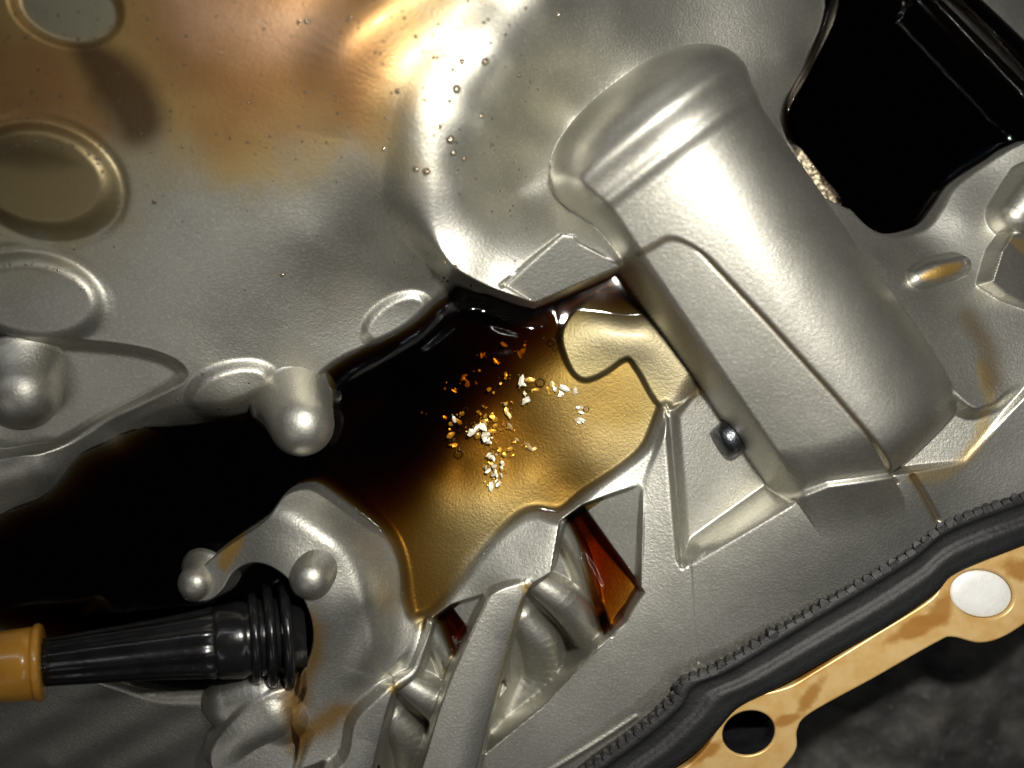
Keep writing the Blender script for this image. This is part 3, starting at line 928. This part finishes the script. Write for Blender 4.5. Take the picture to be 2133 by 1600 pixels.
gasket()

# ---------------------------------------------------------------- tan flange with two bolt holes
def flange():
    z = 22
    outline = [(1270, 1722), (1374, 1628), (1440, 1588), (1486, 1536), (1510, 1484), (1560, 1452), (1640, 1430), (1700, 1396), (1820, 1322), (1940, 1246), (1962, 1202), (2012, 1164), (2080, 1144), (2150, 1122), (2320, 1064),
               (2350, 1190), (2200, 1250), (2150, 1290), (2090, 1328), (2040, 1340), (1985, 1328), (1950, 1340), (1820, 1414), (1690, 1486), (1662, 1520), (1660, 1560), (1636, 1596), (1590, 1640), (1480, 1700), (1420, 1760)]
    cu = bpy.data.curves.new('flange', 'CURVE')
    cu.dimensions = '2D'; cu.fill_mode = 'BOTH'
    cu.extrude = 30 * S; cu.bevel_depth = 5 * S; cu.bevel_resolution = 3; cu.offset = -5 * S
    c0 = np.array(P(1750, 1400, z - 35))
    def loop(pts):
        q = catmull(to_w(pts, z), True, 6)
        sp = cu.splines.new('POLY'); sp.points.add(len(q) - 1); sp.use_cyclic_u = True
        for p, c in zip(sp.points, q):
            x, y, _ = world(c[0], c[1], 0)
            p.co = (x - c0[0], y - c0[1], 0, 1)
    loop(outline)
    loop(ell(1560, 1527, 55, 45, -15))
    loop(ell(2046, 1238, 66, 50, 10))
    tmp = bpy.data.objects.new('tmp', cu)
    COL.objects.link(tmp)
    dg = bpy.context.evaluated_depsgraph_get()
    me = bpy.data.meshes.new_from_object(tmp.evaluated_get(dg))
    bpy.data.objects.remove(tmp); bpy.data.curves.remove(cu)
    me.name = 'flange'
    o = bpy.data.objects.new('flange', me)
    COL.objects.link(o); o.location = c0; ROOT[o.name] = c0
    m, nt, b = mat('warm_tinted_metal')
    n1 = noise(nt, 220, 4)
    base = mixc(nt, ramp(nt, n1, 0.3, 0.7), (0.66, 0.39, 0.12, 1), (0.75, 0.52, 0.22, 1))  # tan base holds the gold of warm light reflected by cast metal
    geo = nt.nodes['TC']
    for px, py, rx, ry, rot in ((1690, 1448, 60, 18, -55), (1640, 1500, 40, 14, -20), (1905, 1310, 70, 20, -25), (1940, 1290, 40, 14, -10), (1470, 1565, 50, 18, -30), (1690, 1400, 40, 12, -30), (2128, 1190, 46, 30, 20), (1960, 1270, 30, 40, 0)):
        mp = nt.nodes.new('ShaderNodeMapping'); mp.vector_type = 'TEXTURE'
        mp.inputs['Location'].default_value = P(px, py, z)
        mp.inputs['Rotation'].default_value = (0, 0, -R(rot))
        mp.inputs['Scale'].default_value = (rx * S, ry * S, 1)
        nt.links.new(geo.outputs['Position'], mp.inputs['Vector'])
        ln = nt.nodes.new('ShaderNodeVectorMath'); ln.operation = 'LENGTH'
        nt.links.new(mp.outputs[0], ln.inputs[0])
        ad = nt.nodes.new('ShaderNodeMath'); ad.operation = 'MULTIPLY_ADD'
        nt.links.new(n1, ad.inputs[0]); ad.inputs[1].default_value = 1.3; nt.links.new(ln.outputs['Value'], ad.inputs[2])
        f = ramp(nt, ad.outputs[0], 1.15, 1.75, 0.9, 0)
        base = mixc(nt, f, base, (0.42, 0.19, 0.035, 1))
    nt.links.new(base, b.inputs['Base Color'])
    b.inputs['Metallic'].default_value = 0.25
    b.inputs['Roughness'].default_value = 0.33
    me.materials.clear(); me.materials.append(m)
    tag(o, 'tan mating flange with two bolt holes outside the black rubber gasket', 'flange')
    def well(cx, cy, rx, ry, rot, levels, mt, name, lab):
        v_, f_ = [], []
        c = W(cx, cy, z)
        n = 40
        for kk, dz in levels:
            for p in ell(0, 0, rx * kk * (D - z) / D, ry * kk * (D - z) / D, rot, n):
                v_.append(world(c[0] + p[0], c[1] + p[1], z + dz))
        for i in range(len(levels) - 1):
            for k in range(n):
                k2 = (k + 1) % n
                f_.append((i * n + k, i * n + k2, (i + 1) * n + k2, (i + 1) * n + k))
        f_.append(tuple((len(levels) - 1) * n + k for k in range(n)))
        tag(mesh_obj(name, v_, f_, mt, o), lab)
    well(1560, 1527, 55, 45, -15, [(0.985, -2), (0.95, -6), (0.93, -140), (0.5, -170), (0.1, -176)], M_HOLE, 'bolt_hole', 'dark open bolt hole')
    well(2046, 1238, 66, 50, 10, [(0.985, -10), (0.96, -7), (0.90, -5), (0.5, -4), (0.05, -3.8)], M_BRIGHT, 'dowel_end', 'bright machined dowel end in its hole')
flange()

# ---------------------------------------------------------------- dark ground beyond the flange
def ground():
    us_ = np.linspace(-2500, 4600, 180); vs2 = np.linspace(-2500, 4100, 170)
    xs = np.concatenate([np.linspace(-2600, 1200, 12), np.arange(1240, 2900, 12), np.linspace(2920, 4800, 8)])
    ys = np.concatenate([np.linspace(-2600, 950, 10), np.arange(980, 2000, 12), np.linspace(2050, 4200, 8)])
    u, v = np.meshgrid(xs, ys)
    L = np.random.default_rng(4).uniform(-1, 1, (128, 128))
    def nz(sc_):
        x, y = u / sc_ + 30, v / sc_ + 30
        xi, yi = np.floor(x).astype(int), np.floor(y).astype(int); fx, fy = x - xi, y - yi
        fx = fx * fx * (3 - 2 * fx); fy = fy * fy * (3 - 2 * fy)
        g = lambda a, b: L[(yi + b) % 128, (xi + a) % 128]
        return (g(0, 0) * (1 - fx) + g(1, 0) * fx) * (1 - fy) + (g(0, 1) * (1 - fx) + g(1, 1) * fx) * fy
    z = -420 + 26 * nz(170) + 10 * nz(60) + 5 * nz(26)
    m, nt, b = mat('dark_bench')
    n1, n2 = noise(nt, 90, 5), noise(nt, 700, 4)
    c = mixc(nt, ramp(nt, n1, 0.35, 0.7), (0.022, 0.021, 0.020, 1), (0.075, 0.070, 0.060, 1))
    c = mixc(nt, ramp(nt, n2, 0.62, 0.8), c, (0.17, 0.16, 0.14, 1))
    nt.links.new(c, b.inputs['Base Color']); b.inputs['Roughness'].default_value = 0.6
    bump(nt, b, [(n2, 0.6, 0.0008)])
    ok = np.ones((len(ys) - 1, len(xs) - 1), bool)
    o = grid_mesh('ground', u, v, z, ok, m, None, origin=(0, 0, -360 * S))
    o['kind'] = 'structure'
    o['label'] = 'dark rough bench surface beyond the flange'
ground()

# ---------------------------------------------------------------- metal flakes in the oil
ZM = lambda p: (850 + p[0] / 4.57, 700 + p[1] / 4.57)
FL = {
 'deep': ('metal flake glinting dull red deep in the dark oil', -44, [(910, 80), (1110, 90), (700, 190), (725, 175), (1070, 160), (1085, 150), (830, 250), (680, 330), (530, 400), (555, 425), (565, 455), (440, 520), (450, 505), (350, 500), (650, 450), (130, 730), (350, 775), (1060, 175), (840, 235), (540, 380)]),
 'orange': ('orange glinting metal flake in the brown oil left of the brightest heap', -24, [(930, 370), (925, 400), (880, 450), (770, 510), (815, 540), (720, 670), (680, 730), (690, 810), (510, 740), (405, 835), (480, 810), (400, 890), (410, 940), (440, 1040), (690, 1060), (690, 745), (665, 720), (405, 1040)]),
 'gold': ('golden metal flake lying in the amber oil', -15, [(940, 640), (925, 650), (940, 720), (960, 755), (935, 695), (800, 770), (800, 740), (825, 800), (820, 870), (830, 855), (730, 800), (735, 760), (725, 830), (660, 870), (670, 945), (660, 930), (905, 840), (970, 860), (960, 870), (880, 890), (800, 905), (780, 910), (750, 1020), (860, 1070), (1020, 1000), (1035, 985), (1005, 1010), (985, 1060), (970, 1075), (920, 1090), (915, 1130), (990, 1140), (1145, 1050), (1130, 1055), (1195, 1075), (1245, 1365), (1150, 430), (1165, 415), (1220, 510), (1180, 520), (1330, 500), (1365, 470), (1375, 455), (1340, 540), (1630, 680), (870, 1080), (800, 1210), (780, 1215), (900, 1270), (930, 1275)]),
 'white': ('silvery white metal flake near the surface of the amber oil', -2.5, [(610, 920), (600, 905), (655, 870), (710, 870), (740, 940), (725, 965), (770, 980), (800, 970), (760, 1000), (780, 1010), (770, 1130), (795, 1140), (840, 1130), (810, 1165), (790, 1150), (820, 1240), (800, 1225), (830, 1300), (815, 1320), (845, 1325), (900, 1210), (890, 1250), (760, 1280), (740, 1250), (890, 1330), (850, 1370), (830, 1390), (800, 1420), (790, 1435), (860, 1410), (440, 790), (1080, 430), (1100, 460), (1080, 410), (1390, 500), (1405, 510), (1480, 480), (1490, 500), (1460, 540), (1450, 560), (1590, 520), (1605, 540), (1645, 730), (1640, 800), (1660, 810), (1630, 820), (1615, 680), (1110, 545), (1120, 610), (1130, 620), (1100, 615)]),
}
LONE = {(1245, 1365): 'lone bright flake in the amber oil well right of the lowest heap', (130, 730): 'lone faint red flake far left in the black oil', (1145, 1050): 'golden flake just left of a second one, right of the heap', (1195, 1075): 'golden flake at the right end of a pair, right of the heap', (1590, 520): 'silvery flake between the right cluster and the dry tongue', (910, 80): 'topmost red flake of the dark oil', (440, 790): 'single silvery flake at the left among orange ones', (790, 1435): 'lowest silvery flake of the bright heap'}
GRP = {'deep': 'red glinting flakes deep in the dark oil', 'orange': 'orange flakes in the brown oil', 'gold': 'golden flakes in the amber oil', 'white': 'silvery flakes near the oil surface'}
def flake_mesh(mt):
    n = random.randint(5, 7)
    r = [random.uniform(0.65, 1.1) for _ in range(n)]
    st = random.uniform(0.9, 2.3)
    top = [(math.cos(2 * math.pi * i / n) * r[i] * st, math.sin(2 * math.pi * i / n) * r[i], 0.12 * random.uniform(-1, 1)) for i in range(n)]
    v_ = [(x, y, z + 0.12) for x, y, z in top] + [(x * 0.92, y * 0.92, z - 0.16) for x, y, z in top] + [(0, 0, 0.22)]
    f_ = [(i, (i + 1) % n, 2 * n) for i in range(n)] + [(i, i + n, (i + 1) % n + n, (i + 1) % n) for i in range(n)] + [tuple(range(2 * n - 1, n - 1, -1))]
    me = bpy.data.meshes.new('metal_flake')
    me.from_pydata([(x * S, y * S, z * S) for x, y, z in v_], [], f_)
    me.materials.append(mt)
    return me
FM = [flake_mesh(M_FLAKE) for _ in range(14)]
FB = [flake_mesh(M_OIL_TINT) for _ in range(14)]
for key, (lab, dep, pts) in FL.items():
    for p in pts:
        px, py = ZM(p)
        u, v = W(px, py, dep)
        z = max(dep + random.uniform(-3, 3) * (1 if dep < -5 else 0.4), float(Hat(u, v)) + 2.0)
        z = min(z, -1.0) if float(Hat(u, v)) < -3 else float(Hat(u, v)) + 2
        o = bpy.data.objects.new('metal_flake', random.choice(FM if key == 'white' or (key == 'gold' and random.random() < 0.3) else FB))
        COL.objects.link(o)
        o.location = world(u, v, z)
        q = 2.6 + 4.2 * random.random() ** 1.8 * (1.1 if key == 'white' else 0.95)
        o.scale = (q, q, q)
        o.rotation_euler = (random.gauss(0.10, 0.16), random.gauss(-0.13, 0.16), random.uniform(0, 6.28))
        own = LONE.get(p)
        tag(o, own or lab, 'metal flake', None if own else GRP[key])

gv_, gf_ = [], []
for key, (lab, dep, pts) in FL.items():
    for p in pts:
        for _ in range(3 if key in ('white', 'gold') else 1):
            px, py = ZM((p[0] + random.gauss(0, 26), p[1] + random.gauss(0, 26)))
            u, v = W(px, py, dep)
            h0 = float(Hat(u, v))
            if h0 > -4:
                continue
            z = min(max(dep - 3 + random.uniform(-4, 3), h0 + 1.5), -1)
            r, an, k = random.uniform(0.8, 1.9), random.uniform(0, 6.28), len(gv_)
            tx, ty = random.gauss(0, .25), random.gauss(0, .25)
            for q in range(4):
                x, y = r * math.cos(an + q * 1.57) * (1.5 if q % 2 else 0.9), r * math.sin(an + q * 1.57)
                gv_.append(world(u + x, v + y, z + tx * x + ty * y))
            gv_.append(world(u, v, z + 0.5)); gv_.append(world(u, v, z - 0.4))
            gf_ += [(k, k + 1, k + 4), (k + 1, k + 2, k + 4), (k + 2, k + 3, k + 4), (k + 3, k, k + 4), (k + 1, k, k + 5), (k + 2, k + 1, k + 5), (k + 3, k + 2, k + 5), (k, k + 3, k + 5)]
o = mesh_obj('metal_glitter', gv_, gf_, M_OIL_TINT, None, smooth=False, origin=P(1050, 880, -10))
tag(o, 'fine gold glitter suspended in the amber oil around the flakes', 'metal glitter', None, 'stuff')

# ---------------------------------------------------------------- air bubbles on the oil
def bubble(px, py, r, lab, group=None, z=0.0):
    vs_, fs = [], []
    seg, rg = 28, 12
    for i in range(rg + 1):
        a = math.pi * 0.62 * i / rg
        for k in range(seg):
            b = 2 * math.pi * k / seg
            vs_.append((r * math.sin(a) * math.cos(b), r * math.sin(a) * math.sin(b), r * math.cos(a) * 0.85 + r * 0.1))
    for i in range(rg):
        for k in range(seg):
            k2 = (k + 1) % seg
            fs.append((i * seg + k, (i + 1) * seg + k, (i + 1) * seg + k2, i * seg + k2))
    o = mesh_obj('air_bubble', np.array(vs_) * S + np.array(P(px, py, z)), fs, M_FILM, None, origin=P(px, py, z))
    tag(o, lab, 'air bubble', group)
BL = {(550, 700): 'small air bubble at the upper left of the flake heap', (525, 845): 'dark ringed air bubble left of the heap among orange flakes',
      (500, 1095): 'large dark air bubble at the lower left end of the flakes', (425, 995): 'air bubble just above the large dark one at the lower left',
      (825, 1075): 'air bubble inside the lower heap of silvery flakes', (1090, 490): 'left one of two tiny air bubbles below the right cluster',
      (1160, 490): 'right one of two tiny air bubbles below the right cluster', (1700, 690): 'air bubble beside the flakes farthest right in the pool',
      (640, 830): 'tiniest air bubble at the top of the silvery heap'}
bubble(*ZM((1268, 432)), 10, 'largest air bubble on the amber oil, above the right group of flakes')
for x, y, r in ((550, 700, 6), (525, 845, 8), (500, 1095, 9.5), (425, 995, 7), (825, 1075, 6.5), (1090, 490, 5), (1160, 490, 5), (1700, 690, 6.5), (640, 830, 4)):
    bubble(*ZM((x, y)), r, BL[(x, y)], 'small bubbles among the flakes')
for px, py, r in ((1152, 708, 8), (1166, 694, 6), (1160, 722, 5), (1170, 706, 4.5)):
    bubble(px, py, r, 'air bubble clinging to the left tip of the dry tongue in the pool', 'bubbles at the tongue', 1)

# ---------------------------------------------------------------- beads of oil on the stained wall
def bead_geo(r, seg=10, rg=5, flat=0.6):
    v_, f_ = [], []
    for i in range(rg + 1):
        a = math.pi / 2 * i / rg
        for k in range(seg):
            b = 2 * math.pi * k / seg
            v_.append((r * math.sin(a) * math.cos(b), r * math.sin(a) * math.sin(b), r * math.cos(a) * flat))
    for i in range(rg):
        for k in range(seg):
            k2 = (k + 1) % seg
            f_.append((i * seg + k, (i + 1) * seg + k, (i + 1) * seg + k2, i * seg + k2))
    return v_, f_
M_BEAD = simple('oil_bead', (0.16, 0.13, 0.085), 0.35, 0.12, None, 0.2, 0.6)
BEADS = [(950, 186, 10), (937, 290, 10), (943, 318, 8), (966, 330, 6), (866, 352, 7), (888, 357, 9), (1162, 30, 8), (1010, 128, 9), (962, 128, 7), (1002, 240, 6), (927, 545, 6), (950, 556, 5), (640, 44, 6), (622, 46, 5), (1080, 156, 6), (828, 190, 6), (800, 310, 5), (322, 420, 6), (588, 572, 6)]
DBL = {0: 'largest dark bead of oil on the pale rounded crest', 1: 'big bead of oil above a smaller one, low on the pale crest', 4: 'bead of oil left of its twin at the foot of the crest', 5: 'bright oval bead of oil, right twin at the foot of the crest', 6: 'lone bright bead of oil at the top edge right of the crest', 2: 'smaller bead of oil directly below the big one on the crest', 3: 'small bright bead of oil right of the stacked pair on the crest', 7: 'bead of oil high on the crest, right one of a level pair', 8: 'bead of oil high on the crest, left one of a level pair', 12: 'right bead of a tiny pair on the rosy patch at the top', 13: 'left bead of a tiny pair on the rosy patch at the top', 17: 'bead of oil on the bare grey wall right of the stained pad', 18: 'dark bead of oil on the grey wall above the pool'}
for i, (px, py, r) in enumerate(BEADS):
    z = float(Hat(*W(px, py, 230))); z = float(Hat(*W(px, py, z))); z = float(Hat(*W(px, py, z)))
    v_, f_ = bead_geo(r * 0.9, 18, 7)
    p0 = np.array(P(px, py, z - 0.6))
    o = mesh_obj('oil_bead', np.array(v_) * S + p0, f_, M_BEAD, None, origin=p0)
    tag(o, DBL.get(i, 'small bead of oil on the brown stained wall and its pale crest'), 'oil bead', None if i in DBL else 'beads of oil on the wall')
bv, bf = [], []
def sprinkle(n, box, rlo, rhi):
    for _ in range(n):
        px, py = random.uniform(box[0], box[2]), random.uniform(box[1], box[3])
        z = float(Hat(*W(px, py, 230))); z = float(Hat(*W(px, py, z)))
        u, v = W(px, py, z)
        r = rlo + (rhi - rlo) * random.random() ** 2.5
        v_, f_ = bead_geo(r, 7, 3)
        k = len(bv)
        bv.extend(world(u + x, v + y, float(Hat(u + x, v + y)) + zz - 0.3) for x, y, zz in v_)
        bf.extend(tuple(q + k for q in f) for f in f_)
sprinkle(240, (0, 0, 850, 330), 1.2, 3.4)
sprinkle(90, (780, 0, 1120, 330), 1.2, 4.2)
sprinkle(60, (820, 330, 1100, 600), 1.2, 3.2)
sprinkle(50, (100, 300, 720, 620), 1.0, 2.6)
for cx, cy, rx, ry, a0, a1, n in ((92, 378, 128, 84, 180, 350, 40), (52, 622, 122, 72, 200, 350, 34), (442, 815, 80, 38, -30, 300, 26), (150, 22, 100, 62, 20, 170, 22), (240, 200, 120, 160, 300, 380, 12)):
    for _ in range(n):
        a = R(random.uniform(a0, a1)); j = random.uniform(0.96, 1.06)
        sprinkle(1, (cx + rx * j * math.cos(a), cy + ry * j * math.sin(a), cx + rx * j * math.cos(a) + .1, cy + ry * j * math.sin(a) + .1), 1.3, 3.6)
o = mesh_obj('oil_mist', bv, bf, M_BEAD, None, origin=P(500, 250, 250))
tag(o, 'fine mist of tiny oil beads scattered over the stained wall', 'oil mist', None, 'stuff')
